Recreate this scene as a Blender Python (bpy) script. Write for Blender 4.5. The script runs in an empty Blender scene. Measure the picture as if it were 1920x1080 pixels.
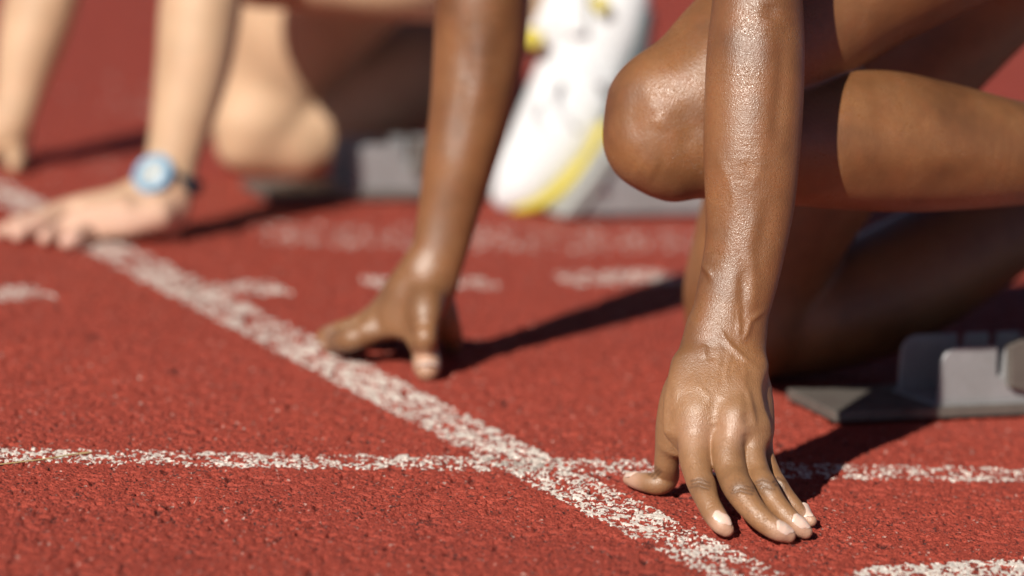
import bpy, math, random
import numpy as np
from mathutils import Vector, Matrix
from mathutils.bvhtree import BVHTree

random.seed(4)
RNG = np.random.default_rng(7)
scene = bpy.context.scene
COL = scene.collection
R_ = math.radians

# ------------------------------------------------------------------ camera, world, sun, exposure
H_CAM, PITCH, ROLL, F_PX = 0.75, R_(10.0), R_(3.5), 7860.0
FOCUS = 3.33
cam_d = bpy.data.cameras.new('camera')
cam = bpy.data.objects.new('camera', cam_d)
COL.objects.link(cam)
CAM_R = Matrix.Rotation(math.pi / 2 - PITCH, 3, 'X') @ Matrix.Rotation(ROLL, 3, 'Z')
cam.matrix_world = Matrix.Translation((0, 0, H_CAM)) @ CAM_R.to_4x4()
cam_d.sensor_width = 36.0
cam_d.lens = F_PX * 36.0 / 1920.0
cam_d.clip_start = 0.05
cam_d.clip_end = 2000.0
cam_d.dof.use_dof = True
cam_d.dof.focus_distance = FOCUS
cam_d.dof.aperture_fstop = 2.8
scene.camera = cam

SUN_EL, SUN_AZ = R_(32.5), R_(65)          # light travels towards azimuth SUN_AZ (from +x to +y)
w = bpy.data.worlds.new('World')
scene.world = w
w.use_nodes = True
nt = w.node_tree
sky = nt.nodes.new('ShaderNodeTexSky')
sky.sky_type = 'NISHITA'
sky.sun_disc = False
sky.air_density = 0.35
sky.dust_density = 0.15
sky.ozone_density = 1.0
sky.sun_elevation = SUN_EL
sky.sun_rotation = math.atan2(-math.cos(SUN_AZ), -math.sin(SUN_AZ))
bg = nt.nodes['Background']
bg.inputs['Strength'].default_value = 0.05
nt.links.new(sky.outputs[0], bg.inputs[0])
sun_d = bpy.data.lights.new('sun', 'SUN')
sun_d.energy = 5.0
sun_d.angle = R_(0.55)
sun_d.color = (1.0, 0.94, 0.84)
sun = bpy.data.objects.new('sun', sun_d)
COL.objects.link(sun)
ldir = Vector((math.cos(SUN_AZ) * math.cos(SUN_EL), math.sin(SUN_AZ) * math.cos(SUN_EL), -math.sin(SUN_EL)))
sun.rotation_euler = ldir.to_track_quat('-Z', 'Y').to_euler()
sun.location = (-3, -3, 5)
scene.view_settings.view_transform = 'Standard'
scene.view_settings.look = 'None'
scene.view_settings.exposure = 0.14
scene.view_settings.gamma = 1.0

# ------------------------------------------------------------------ measuring the place through the lens
RM = np.array(CAM_R)
CPOS = np.array((0, 0, H_CAM))


def ray(u, v):
    return RM @ np.array(((u - 960) / F_PX, -(v - 540) / F_PX, -1.0))


def at(u, v, d):
    return CPOS + ray(u, v) * d


def onz(u, v, z=0.0):
    r = ray(u, v)
    return CPOS + r * ((z - H_CAM) / r[2])


def depth_of(p):
    return float((RM.T @ (np.asarray(p) - CPOS))[2] * -1)


def project(P):
    q = (P - CPOS) @ RM
    d = -q[:, 2]
    return 960 + q[:, 0] / d * F_PX, 540 - q[:, 1] / d * F_PX, d


VIEW = ray(960, 540)
VIEW = VIEW / np.linalg.norm(VIEW)


# ------------------------------------------------------------------ small helpers
def link_mesh(name, verts, faces, mat, parent=None, smooth=True):
    me = bpy.data.meshes.new(name)
    if isinstance(faces, np.ndarray):
        nv, nf, k = len(verts), len(faces), faces.shape[1]
        me.vertices.add(nv)
        me.vertices.foreach_set('co', np.asarray(verts, dtype=np.float32).ravel())
        me.loops.add(nf * k)
        me.loops.foreach_set('vertex_index', faces.astype(np.int32).ravel())
        me.polygons.add(nf)
        me.polygons.foreach_set('loop_start', np.arange(0, nf * k, k, dtype=np.int32))
        me.update(calc_edges=True)
    else:
        me.from_pydata([tuple(v) for v in verts], [], faces)
        me.update()
    me.polygons.foreach_set('use_smooth', np.full(len(me.polygons), smooth))
    me.materials.append(mat)
    o = bpy.data.objects.new(name, me)
    COL.objects.link(o)
    if parent is not None:
        o.parent = parent
    return o


def tag(o, label=None, cat=None, group=None, kind=None):
    for k, val in (('label', label), ('category', cat), ('group', group), ('kind', kind)):
        if val:
            o[k] = val
    return o


def box(name, lo, hi, mat, parent=None, bevel=0.0015, M=None):
    x0, y0, z0 = lo
    x1, y1, z1 = hi
    v = [(x0, y0, z0), (x1, y0, z0), (x1, y1, z0), (x0, y1, z0), (x0, y0, z1), (x1, y0, z1), (x1, y1, z1), (x0, y1, z1)]
    f = [(0, 3, 2, 1), (4, 5, 6, 7), (0, 1, 5, 4), (1, 2, 6, 5), (2, 3, 7, 6), (3, 0, 4, 7)]
    o = link_mesh(name, v, f, mat, parent, smooth=False)
    if bevel:
        b = o.modifiers.new('bevel', 'BEVEL')
        b.width = bevel
        b.segments = 3
    if M is not None:
        o.matrix_basis = M
    return o


def prism(name, outline, y0, y1, mat, parent=None, bevel=0.001):
    """outline in the x-z plane, extruded along y"""
    n = len(outline)
    v = [(x, y0, z) for x, z in outline] + [(x, y1, z) for x, z in outline]
    f = [tuple(range(n)), tuple(range(2 * n - 1, n - 1, -1))]
    f += [(i, i + n, (i + 1) % n + n, (i + 1) % n) for i in range(n)]
    o = link_mesh(name, v, f, mat, parent, smooth=False)
    if bevel:
        b = o.modifiers.new('bevel', 'BEVEL')
        b.width = bevel
        b.segments = 3
        b.limit_method = 'ANGLE'
        b.angle_limit = R_(50)
    return o


# ------------------------------------------------------------------ materials
class NT:
    def __init__(self, name):
        self.m = bpy.data.materials.new(name)
        self.m.use_nodes = True
        self.t = self.m.node_tree
        self.b = self.t.nodes['Principled BSDF']
        self.tc = self.t.nodes.new('ShaderNodeTexCoord')

    def n(self, typ, **kw):
        nd = self.t.nodes.new(typ)
        for k, val in kw.items():
            setattr(nd, k, val)
        return nd

    def l(self, a, b):
        self.t.links.new(a, b)

    def noise(self, scale, detail=3, rough=0.55):
        nd = self.n('ShaderNodeTexNoise')
        nd.inputs['Scale'].default_value = scale
        nd.inputs['Detail'].default_value = detail
        nd.inputs['Roughness'].default_value = rough
        self.l(self.tc.outputs['Object'], nd.inputs['Vector'])
        return nd.outputs['Fac']

    def voro(self, scale, out='Distance', feature='F1'):
        nd = self.n('ShaderNodeTexVoronoi', feature=feature)
        nd.inputs['Scale'].default_value = scale
        self.l(self.tc.outputs['Object'], nd.inputs['Vector'])
        return nd.outputs[out]

    def ramp(self, src, stops):
        nd = self.n('ShaderNodeValToRGB')
        el = nd.color_ramp.elements
        while len(el) < len(stops):
            el.new(0.5)
        for e, (p, c) in zip(el, stops):
            e.position = p
            e.color = (*c, 1) if isinstance(c, tuple) else (c, c, c, 1)
        self.l(src, nd.inputs['Fac'])
        return nd.outputs['Color']

    def mix(self, fac, a, b, blend='MIX'):
        nd = self.n('ShaderNodeMix', data_type='RGBA', blend_type=blend)
        for val, i in ((fac, 0), (a, 6), (b, 7)):
            if hasattr(val, 'links'):
                self.l(val, nd.inputs[i])
            else:
                nd.inputs[i].default_value = (*val, 1) if isinstance(val, tuple) else val
        return nd.outputs[2]

    def math(self, op, a, b=None):
        nd = self.n('ShaderNodeMath', operation=op)
        for val, i in ((a, 0), (b, 1)):
            if val is None:
                continue
            if hasattr(val, 'links'):
                self.l(val, nd.inputs[i])
            else:
                nd.inputs[i].default_value = val
        return nd.outputs[0]

    def bump(self, h, dist, strength=1.0, prev=None):
        nd = self.n('ShaderNodeBump')
        nd.inputs['Strength'].default_value = strength
        nd.inputs['Distance'].default_value = dist
        self.l(h, nd.inputs['Height'])
        if prev is not None:
            self.l(prev, nd.inputs['Normal'])
        return nd.outputs[0]

    def set(self, **kw):
        for k, val in kw.items():
            s = self.b.inputs[k.replace('_', ' ')]
            if hasattr(val, 'links'):
                self.l(val, s)
            else:
                s.default_value = (*val, 1) if isinstance(val, tuple) and len(val) == 3 and s.type == 'RGBA' else val
        return self.m


def skin_material(name, base, dark, pink, crease, rough, sweat, hand=None):
    t = NT(name)
    big = t.noise(14, 4)
    fine = t.noise(220, 4, 0.65)
    c = t.mix(t.ramp(big, [(0.34, 0.0), (0.62, 1.0)]), dark, base)
    c = t.mix(t.ramp(t.noise(55, 5, 0.65), [(0.45, 0.0), (0.75, 0.35)]), c, tuple(v * f for v, f in zip(base, (1.12, 0.85, 0.8))))
    c = t.mix(t.ramp(fine, [(0.3, 0.0), (0.75, 0.35)]), c, dark)
    at_ = t.n('ShaderNodeAttribute', attribute_name='tone')
    sp = t.n('ShaderNodeSeparateColor')
    t.l(at_.outputs['Color'], sp.inputs[0])
    if hand:
        c = t.mix(t.math('MULTIPLY', sp.outputs[2], 0.62), c, t.mix(fine, hand, tuple(v * 0.62 for v in hand)))
    c = t.mix(sp.outputs[1], c, pink)
    c = t.mix(sp.outputs[0], c, crease)
    nrm = t.bump(t.voro(1000), 0.0004, 0.45 * (0.4 + 0.6 * sweat))
    mp = t.n('ShaderNodeMapping')
    mp.inputs['Rotation'].default_value = (0.2, 0.3, 0.5)
    mp.inputs['Scale'].default_value = (1.0, 1.0, 0.45)
    t.l(t.tc.outputs['Object'], mp.inputs['Vector'])
    ln = t.n('ShaderNodeTexNoise')
    ln.inputs['Scale'].default_value = 620
    ln.inputs['Detail'].default_value = 3
    t.l(mp.outputs[0], ln.inputs['Vector'])
    nrm = t.bump(ln.outputs['Fac'], 0.0006, 0.5, nrm)
    drops = t.ramp(t.voro(800), [(0.0, 1.0), (0.3, 0.0)])
    dm = t.ramp(t.noise(28, 3), [(0.45, 0.0), (0.62, 1.0)])
    nrm = t.bump(t.math('MULTIPLY', drops, dm), 0.0007 * sweat, 0.9, nrm)
    vc = t.n('ShaderNodeSeparateColor')
    t.l(t.voro(950, 'Color'), vc.inputs[0])
    wet = t.math('MULTIPLY', t.ramp(vc.outputs[0], [(0.35, 0.0), (1.0, 1.0)]), t.ramp(t.noise(28, 3), [(0.35, 0.25), (0.65, 1.0)]))
    wet = t.math('MULTIPLY', wet, t.math('SUBTRACT', 1.0, t.math('MULTIPLY', sp.outputs[2], 0.6)))
    rr = t.math('SUBTRACT', rough + 0.12, t.math('MULTIPLY', wet, 0.28 * sweat))
    return t.set(Base_Color=c, Roughness=rr, Normal=nrm, Subsurface_Weight=0.06, Subsurface_Radius=(1.0, 0.4, 0.2),
                 Subsurface_Scale=0.003, Specular_IOR_Level=0.45 + 0.42 * sweat)


SKIN_DARK = skin_material('skin_brown', (0.275, 0.120, 0.044), (0.145, 0.058, 0.020), (0.56, 0.33, 0.23), (0.06, 0.028, 0.015), 0.37, 1.0, (0.41, 0.215, 0.100))
SKIN_FAIR = skin_material('skin_fair', (0.59, 0.395, 0.25), (0.46, 0.295, 0.18), (0.78, 0.46, 0.40), (0.45, 0.26, 0.17), 0.5, 0.2)

t = NT('nail')
NAIL = t.set(Base_Color=t.mix(t.noise(120, 2), (0.70, 0.49, 0.40), (0.80, 0.60, 0.50)), Roughness=0.32, Subsurface_Weight=0.1,
             Subsurface_Scale=0.003, Coat_Weight=0.2)

t = NT('rubber_track')
cell = t.voro(430, 'Color')
hsep = t.n('ShaderNodeSeparateColor')
t.l(cell, hsep.inputs[0])
c = t.mix(hsep.outputs[0], (0.33, 0.048, 0.030), (0.44, 0.073, 0.044))
c = t.mix(t.ramp(hsep.outputs[1], [(0.93, 0.0), (0.95, 0.9)]), c, (0.05, 0.022, 0.02))
c = t.mix(t.ramp(hsep.outputs[2], [(0.984, 0.0), (0.99, 0.7)]), c, (0.62, 0.42, 0.36))
c = t.mix(t.ramp(t.noise(5, 5, 0.6), [(0.35, 0.0), (0.7, 0.25)]), c, (0.30, 0.050, 0.038))
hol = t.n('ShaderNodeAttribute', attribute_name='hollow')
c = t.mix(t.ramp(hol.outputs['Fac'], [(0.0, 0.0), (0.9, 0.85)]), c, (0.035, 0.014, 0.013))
nrm = t.bump(t.noise(900, 3, 0.7), 0.0012, 0.8)
nrm = t.bump(t.voro(430), 0.0016, 0.5, nrm)
TRACK = t.set(Base_Color=c, Roughness=t.ramp(t.noise(300, 2), [(0.3, 0.55), (0.7, 0.85)]), Normal=nrm, Specular_IOR_Level=0.35)

t = NT('line_paint')
c = t.mix(t.ramp(t.noise(260, 4, 0.7), [(0.3, 0.0), (0.62, 1.0)]), (0.66, 0.50, 0.43), (0.88, 0.82, 0.75))
PAINT = t.set(Base_Color=c, Roughness=0.6, Normal=t.bump(t.noise(700, 3, 0.7), 0.0012, 0.8))


def metal(name, base, dirt, rough, met=0.8):
    t = NT(name)
    d = t.ramp(t.noise(22, 5, 0.7), [(0.42, 0.0), (0.72, 1.0)])
    scr = t.n('ShaderNodeTexNoise')
    mp = t.n('ShaderNodeMapping')
    mp.inputs['Scale'].default_value = (12, 600, 600)
    t.l(t.tc.outputs['Object'], mp.inputs['Vector'])
    t.l(mp.outputs[0], scr.inputs['Vector'])
    scr.inputs['Scale'].default_value = 1.0
    return t.set(Base_Color=t.mix(d, base, dirt), Metallic=met,
                 Roughness=t.ramp(d, [(0.0, rough), (1.0, min(1, rough + 0.3))]),
                 Normal=t.bump(scr.outputs['Fac'], 0.0004, 0.4))


ALU = metal('brushed_aluminium', (0.38, 0.385, 0.395), (0.29, 0.285, 0.285), 0.42, 0.3)
PLATE = metal('dull_plate', (0.17, 0.15, 0.13), (0.11, 0.085, 0.075), 0.5, 0.25)
PEDAL = metal('pedal_grey', (0.36, 0.37, 0.36), (0.27, 0.27, 0.26), 0.5, 0.2)
t = NT('steel')
GLINT_STUD = t.set(Base_Color=(0.7, 0.7, 0.7), Metallic=1.0, Roughness=0.22)
t = NT('white_mesh_fabric')
WHITE = t.set(Base_Color=t.mix(t.noise(90, 3), (0.62, 0.64, 0.67), (0.74, 0.74, 0.75)), Roughness=0.75,
              Normal=t.bump(t.voro(700), 0.0006, 0.6))
t = NT('grey_seam')
SEAM = t.set(Base_Color=(0.60, 0.61, 0.64), Roughness=0.7)
t = NT('yellow_trim')
YELLOW = t.set(Base_Color=t.mix(t.noise(60, 3), (0.46, 0.37, 0.02), (0.56, 0.46, 0.04)), Roughness=0.5)
t = NT('dark_rubber')
DARK = t.set(Base_Color=t.mix(t.noise(60, 3), (0.05, 0.065, 0.075), (0.09, 0.11, 0.12)), Roughness=0.6)
t = NT('black_cloth')
CLOTH = t.set(Base_Color=t.mix(t.noise(60, 3), (0.012, 0.012, 0.014), (0.03, 0.03, 0.034)), Roughness=0.8,
              Normal=t.bump(t.noise(400, 2), 0.0006, 0.5))
t = NT('hair')
HAIR = t.set(Base_Color=t.mix(t.noise(90, 3), (0.012, 0.009, 0.007), (0.03, 0.02, 0.015)), Roughness=0.5,
             Normal=t.bump(t.noise(150, 4), 0.004, 0.8))
t = NT('watch_blue')
WBLUE = t.set(Base_Color=t.mix(t.noise(80, 2), (0.12, 0.29, 0.47), (0.26, 0.44, 0.60)), Roughness=0.25, Coat_Weight=0.6, Coat_Roughness=0.08)
t = NT('watch_glass')
WDIAL = t.set(Base_Color=t.mix(t.noise(80, 2), (0.42, 0.48, 0.50), (0.58, 0.60, 0.58)), Roughness=0.12, Coat_Weight=1.0, Coat_Roughness=0.03)
t = NT('watch_strap')
WSTRAP = t.set(Base_Color=t.mix(t.noise(80, 2), (0.012, 0.022, 0.035), (0.02, 0.035, 0.05)), Roughness=0.55)
t = NT('straw')
STRAW = t.set(Base_Color=t.mix(t.noise(200, 2), (0.50, 0.36, 0.15), (0.62, 0.50, 0.26)), Roughness=0.6)


# ------------------------------------------------------------------ the track: granules as a height field
TS = 512
JX, JY, JH, JP = (RNG.random((TS, TS)) for _ in range(4))
LOW = RNG.random((TS, TS))


def vnoise(x, y, s):
    X, Y = x / s, y / s
    i, j = np.floor(X).astype(int), np.floor(Y).astype(int)
    fx, fy = X - i, Y - j
    fx, fy = fx * fx * (3 - 2 * fx), fy * fy * (3 - 2 * fy)
    g = lambda a, b: LOW[a % TS, b % TS]
    return (g(i, j) * (1 - fx) + g(i + 1, j) * fx) * (1 - fy) + (g(i, j + 1) * (1 - fx) + g(i + 1, j + 1) * fx) * fy


CELL = 0.0022


def granules(x, y):
    """height and the random number of the granule on top"""
    X, Y = x / CELL, y / CELL
    i0, j0 = np.floor(X).astype(np.int32), np.floor(Y).astype(np.int32)
    best = np.full(x.shape, -1e3)
    pid = np.zeros(x.shape)
    for di in (-1, 0, 1):
        for dj in (-1, 0, 1):
            i, j = i0 + di, j0 + dj
            a, b = i % TS, j % TS
            r2 = (X - i - JX[a, b]) ** 2 + (Y - j - JY[a, b]) ** 2
            h = JH[a, b] ** 0.6 * 0.9 - 0.95 * r2
            m = h > best
            best[m] = h[m]
            pid[m] = JP[a, b][m]
    h = np.clip(best, -1.3, 1.0)
    pits = vnoise(x, y, 0.0075)
    h -= np.clip((pits - 0.70) / 0.14, 0, 1) * 1.5
    p2 = vnoise(x + 0.7, y * 0.8 + 1.3, 0.0036)
    h -= np.clip((p2 - 0.71) / 0.12, 0, 1) * 1.1
    h += (vnoise(x, y, 0.03) - 0.5) * 0.7
    return h * 0.0018, pid


def spaced(lo, hi, step, grow):
    out = [lo]
    while out[-1] < hi:
        out.append(out[-1] + step(out[-1]))
    return out


xs = list(np.arange(-0.50, 0.50, 0.00100))
s = 0.0013
while xs[-1] < 1.5:
    xs.append(xs[-1] + s); s = min(s * 1.05, 0.007)
while xs[-1] < 60:
    xs.append(xs[-1] + s); s *= 1.35
neg = []
x = -0.50; s = 0.0013
while x > -1.5:
    x -= s; neg.append(x); s = min(s * 1.05, 0.007)
while x > -60:
    x -= s; neg.append(x); s *= 1.35
xs = np.array(neg[::-1] + xs)
ys = [2.95]
while ys[-1] < 8.5:
    y = ys[-1]
    if y < 3.15: d = 0.0022
    elif y < 3.75: d = 0.0012
    else: d = min(0.0013 + (y - 3.75) * 0.0035, 0.02)
    ys.append(y + d)
s = 0.03
while ys[-1] < 300:
    ys.append(ys[-1] + s); s *= 1.4
y = 2.95; s = 0.004; neg = []
while y > -40:
    y -= s; neg.append(y); s *= 1.3
ys = np.array(neg[::-1] + ys)
GX, GY = np.meshgrid(xs, ys)
fx_, fy_ = GX.ravel(), GY.ravel()
gh, gp = granules(fx_, fy_)
far = (np.abs(fx_) > 1.5) | (fy_ > 9) | (fy_ < 2.7)
gh[far] = -0.0003
verts = np.stack([fx_, fy_, gh], 1)
nx, ny = len(xs), len(ys)
ii = np.arange(nx * ny).reshape(ny, nx)
quads = np.stack([ii[:-1, :-1].ravel(), ii[:-1, 1:].ravel(), ii[1:, 1:].ravel(), ii[1:, :-1].ravel()], 1)
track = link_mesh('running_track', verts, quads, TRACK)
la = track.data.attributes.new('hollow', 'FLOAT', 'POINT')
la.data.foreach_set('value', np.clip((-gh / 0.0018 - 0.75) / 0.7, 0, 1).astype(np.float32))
tag(track, kind='structure')


def painted_line(name, poly, coverage, lowcut=-0.35, ragged=0.0035, hashx=0, var=1.0):
    """paint left on the granule tops inside a polygon on the ground: its flakes follow the granules"""
    P = np.array([onz(*p)[:2] if len(p) == 2 else p[:2] for p in poly])
    lo, hi = P.min(0) - 0.02, P.max(0) + 0.02
    idx = np.nonzero((fx_ > lo[0]) & (fx_ < hi[0]) & (fy_ > lo[1]) & (fy_ < hi[1]))[0]
    x, y = fx_[idx], fy_[idx]
    x2 = x + (vnoise(x + 3.1 + hashx, y, 0.005) - 0.5) * ragged * 2
    y2 = y + (vnoise(x - 1.7, y + 5.3, 0.005) - 0.5) * ragged * 2
    inside = np.zeros(len(idx), bool)
    n = len(P)
    for a in range(n):
        (x0, y0), (x1, y1) = P[a], P[(a + 1) % n]
        c = ((y0 > y2) != (y1 > y2)) & (x2 < (x1 - x0) * (y2 - y0) / (y1 - y0 + 1e-12) + x0)
        inside ^= c
    cov = coverage + ((vnoise(x + 9.0, y + hashx, 0.009) - 0.5) * 0.75 + (vnoise(x, y + 2 + hashx, 0.05) - 0.5) * 0.25) * var
    m = inside & (gp[idx] < cov) & (gh[idx] > lowcut * 0.0018)
    keep = np.zeros(len(fx_), np.int8)
    keep[idx[m]] = 1
    cnt = keep[quads].sum(1)
    fq = quads[cnt >= 3]
    used, inv = np.unique(fq, return_inverse=True)
    v = verts[used].copy()
    v[:, 2] += 0.00022
    o = link_mesh(name, v, inv.reshape(-1, 4), PAINT)
    tag(o, kind='structure')
    return o


def strip(a, b, wid):
    a, b = onz(*a)[:2], onz(*b)[:2]
    d = (b - a) / np.linalg.norm(b - a)
    n = np.array((-d[1], d[0])) * wid / 2
    return [tuple(a + n) + (0,), tuple(b + n) + (0,), tuple(b - n) + (0,), tuple(a - n) + (0,)]


painted_line('start_line', strip((-400, 156), (1900, 1340), 0.064), 0.70)
painted_line('lane_line', strip((-1400, 827), (3000, 914), 0.056), 0.52, hashx=4)
painted_line('lane_dash', [(1572, 1082), (1640, 1062), (2000, 1044), (2000, 1110), (1500, 1130)], 0.78, hashx=2)
for k, (a, b) in enumerate((((-170, 556), (92, 549)), ((330, 544), (530, 540)), ((695, 534), (915, 528)), ((1052, 525), (1268, 519)))):
    painted_line('lane_dash', strip(a, b, 0.072), 0.56, hashx=k, lowcut=-1, var=.6)
painted_line('lane_line', strip((480, 438), (1330, 455), 0.16), 0.28, hashx=7, var=.12, lowcut=-2)
painted_line('lane_line', strip((-60, 318), (260, 332), 0.2), 0.10, hashx=8, var=.12, lowcut=-2)
painted_line('lane_line', strip((-300, 160), (330, 184), 0.36), 0.16, hashx=9, var=.12, lowcut=-2)


# ------------------------------------------------------------------ flesh: distance fields turned into one skin
def catmull(P, n):
    P = np.asarray(P, float)
    if len(P) < 3:
        t_ = np.linspace(0, 1, n + 1)[:, None]
        return P[0] * (1 - t_) + P[-1] * t_
    Q = np.vstack([2 * P[0] - P[1], P, 2 * P[-1] - P[-2]])
    out = []
    for i in range(1, len(Q) - 2):
        for s_ in range(n):
            t_ = s_ / n
            out.append(0.5 * (2 * Q[i] + (Q[i + 1] - Q[i - 1]) * t_ + (2 * Q[i - 1] - 5 * Q[i] + 4 * Q[i + 1] - Q[i + 2]) * t_ ** 2
                              + (3 * Q[i] - Q[i - 1] - 3 * Q[i + 1] + Q[i + 2]) * t_ ** 3))
    out.append(Q[-2])
    return np.array(out)


class Tube:
    """rows of (point, half width across the view, half depth)"""
    def __init__(self, rows, k=0.008, n=8):
        A = np.array([[*r[0], r[1], r[2]] for r in rows])
        C = catmull(A, n)
        self.p, self.a, self.b, self.k = C[:, :3], np.maximum(C[:, 3], 1e-3), np.maximum(C[:, 4], 1e-3), k


DD = 0.0


def px(rows, k=0.008, flat=1.0, n=8):
    """rows (u, v, depth, radius px[, flatness]); a row ('z', u, v, height, radius px[, flatness]) sits at a height over the ground"""
    out = []
    for r in rows:
        if r[0] == 'z':
            p = onz(r[1], r[2], r[3]); rad = r[4]; fl = r[5] if len(r) > 5 else flat
        else:
            p = at(r[0], r[1], r[2] + DD); rad = r[3]; fl = r[4] if len(r) > 4 else flat
        m = rad * depth_of(p) / F_PX
        out.append((p, m, m * fl))
    return Tube(out, k, n)


def field(tubes, h, pad=0.012):
    lo = np.min([t_.p.min(0) - max(t_.a.max(), t_.b.max()) for t_ in tubes], 0) - 4 * h
    hi = np.max([t_.p.max(0) + max(t_.a.max(), t_.b.max()) for t_ in tubes], 0) + 4 * h
    dim = np.ceil((hi - lo) / h).astype(int) + 1
    D = np.full(dim, 0.05, np.float32)
    ax = [lo[i] + h * np.arange(dim[i], dtype=np.float32) for i in range(3)]
    for t_ in tubes:
        pd = pad + t_.k
        def rng(a, b, r):
            i0 = np.clip(np.floor((np.minimum(a, b) - r - pd - lo) / h).astype(int), 0, dim)
            i1 = np.clip(np.ceil((np.maximum(a, b) + r + pd - lo) / h).astype(int) + 1, 0, dim)
            return i0, i1
        rm = max(t_.a.max(), t_.b.max())
        T0, T1 = rng(t_.p.min(0), t_.p.max(0), rm)
        T = np.full(T1 - T0, 0.05, np.float32)
        for i in range(len(t_.p) - 1):
            A, B = t_.p[i], t_.p[i + 1]
            L = np.linalg.norm(B - A)
            if L < 1e-7:
                continue
            axd = (B - A) / L
            sd = np.cross(axd, VIEW)
            if np.linalg.norm(sd) < 0.15:
                sd = np.cross(axd, (0, 0, 1.0))
            sd /= np.linalg.norm(sd)
            nd = np.cross(sd, axd)
            i0, i1 = rng(A, B, max(t_.a[i:i + 2].max(), t_.b[i:i + 2].max()))
            X = ax[0][i0[0]:i1[0], None, None] - np.float32(A[0])
            Y = ax[1][None, i0[1]:i1[1], None] - np.float32(A[1])
            Z = ax[2][None, None, i0[2]:i1[2]] - np.float32(A[2])
            al = X * np.float32(axd[0]) + Y * np.float32(axd[1]) + Z * np.float32(axd[2])
            tt = np.clip(al / np.float32(L), 0, 1)
            xr = al - tt * np.float32(L)
            s_ = X * np.float32(sd[0]) + Y * np.float32(sd[1]) + Z * np.float32(sd[2])
            n_ = X * np.float32(nd[0]) + Y * np.float32(nd[1]) + Z * np.float32(nd[2])
            ra = np.float32(t_.a[i]) + tt * np.float32(t_.a[i + 1] - t_.a[i])
            rb = np.float32(t_.b[i]) + tt * np.float32(t_.b[i + 1] - t_.b[i])
            mn = np.minimum(ra, rb)
            d = (np.sqrt((s_ / ra) ** 2 + (n_ / rb) ** 2 + (xr / mn) ** 2) - 1) * mn
            j0, j1 = i0 - T0, i1 - T0
            sl = tuple(slice(j0[q], j1[q]) for q in range(3))
            np.minimum(T[sl], d, out=T[sl])
        sl = tuple(slice(T0[q], T1[q]) for q in range(3))
        a = D[sl]
        hh = np.maximum(np.float32(t_.k) - np.abs(a - T), 0) / np.float32(t_.k)
        D[sl] = np.minimum(a, T) - hh * hh * np.float32(t_.k * 0.25)
    return D, lo, h


def surface(D, lo, h):
    S = D < 0
    c = np.zeros(np.array(D.shape) - 1, np.int8)
    for dx in (0, 1):
        for dy in (0, 1):
            for dz in (0, 1):
                c += S[dx:D.shape[0] - 1 + dx, dy:D.shape[1] - 1 + dy, dz:D.shape[2] - 1 + dz]
    I, J, K = np.nonzero((c > 0) & (c < 8))
    idx = np.full(c.shape, -1, np.int32)
    idx[I, J, K] = np.arange(len(I))
    acc = np.zeros((len(I), 3)); cnt = np.zeros(len(I))
    for axis in range(3):
        o1, o2 = [q for q in range(3) if q != axis]
        for b1 in (0, 1):
            for b2 in (0, 1):
                off = [0, 0, 0]; off[o1] = b1; off[o2] = b2
                e0 = D[I + off[0], J + off[1], K + off[2]].astype(float)
                of2 = list(off); of2[axis] = 1
                e1 = D[I + of2[0], J + of2[1], K + of2[2]].astype(float)
                m = (e0 < 0) != (e1 < 0)
                tt = np.where(m, e0 / (e0 - e1 + 1e-20), 0)
                p = np.zeros((len(I), 3)); p[:, o1] = b1; p[:, o2] = b2; p[:, axis] = tt
                acc[m] += p[m]; cnt[m] += 1
    V = lo + h * (np.stack([I, J, K], 1) + acc / cnt[:, None])
    F = []
    for axis in range(3):
        sl0 = [slice(1, -1)] * 3; sl1 = [slice(1, -1)] * 3
        sl0[axis] = slice(0, D.shape[axis] - 1); sl1[axis] = slice(1, D.shape[axis])
        s0, s1 = S[tuple(sl0)], S[tuple(sl1)]
        E = np.nonzero(s0 != s1)
        g = [E[0].copy(), E[1].copy(), E[2].copy()]
        for q in range(3):
            if q != axis:
                g[q] = g[q] + 1
        o1, o2 = (axis + 1) % 3, (axis + 2) % 3
        def cellid(d1, d2):
            q = [g[0].copy(), g[1].copy(), g[2].copy()]
            q[o1] -= d1; q[o2] -= d2
            return idx[q[0], q[1], q[2]]
        Q = np.stack([cellid(1, 1), cellid(0, 1), cellid(0, 0), cellid(1, 0)], 1)
        flip = ~s0[E]
        Q[flip] = Q[flip][:, ::-1]
        F.append(Q)
    return V, np.vstack(F)


def vnormals(V, F):
    n = np.cross(V[F[:, 2]] - V[F[:, 0]], V[F[:, 3]] - V[F[:, 1]])
    N = np.zeros_like(V)
    for q in range(4):
        for a in range(3):
            N[:, a] += np.bincount(F[:, q], n[:, a], len(V))
    return N / (np.linalg.norm(N, axis=1, keepdims=True) + 1e-12)


def relax(V, F, it=2, lam=0.5):
    for _ in range(it):
        S = np.zeros_like(V); c = np.zeros(len(V))
        for q in range(4):
            a, b = F[:, q], F[:, (q + 1) % 4]
            for ax_ in range(3):
                S[:, ax_] += np.bincount(a, V[b, ax_], len(V)) + np.bincount(b, V[a, ax_], len(V))
            c += np.bincount(a, None, len(V)) + np.bincount(b, None, len(V))
        V = V + lam * (S / c[:, None] - V)
    return V


def flesh(tubes, h, it=2):
    V, F = surface(*field(tubes, h))
    return relax(V, F, it), F


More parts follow.
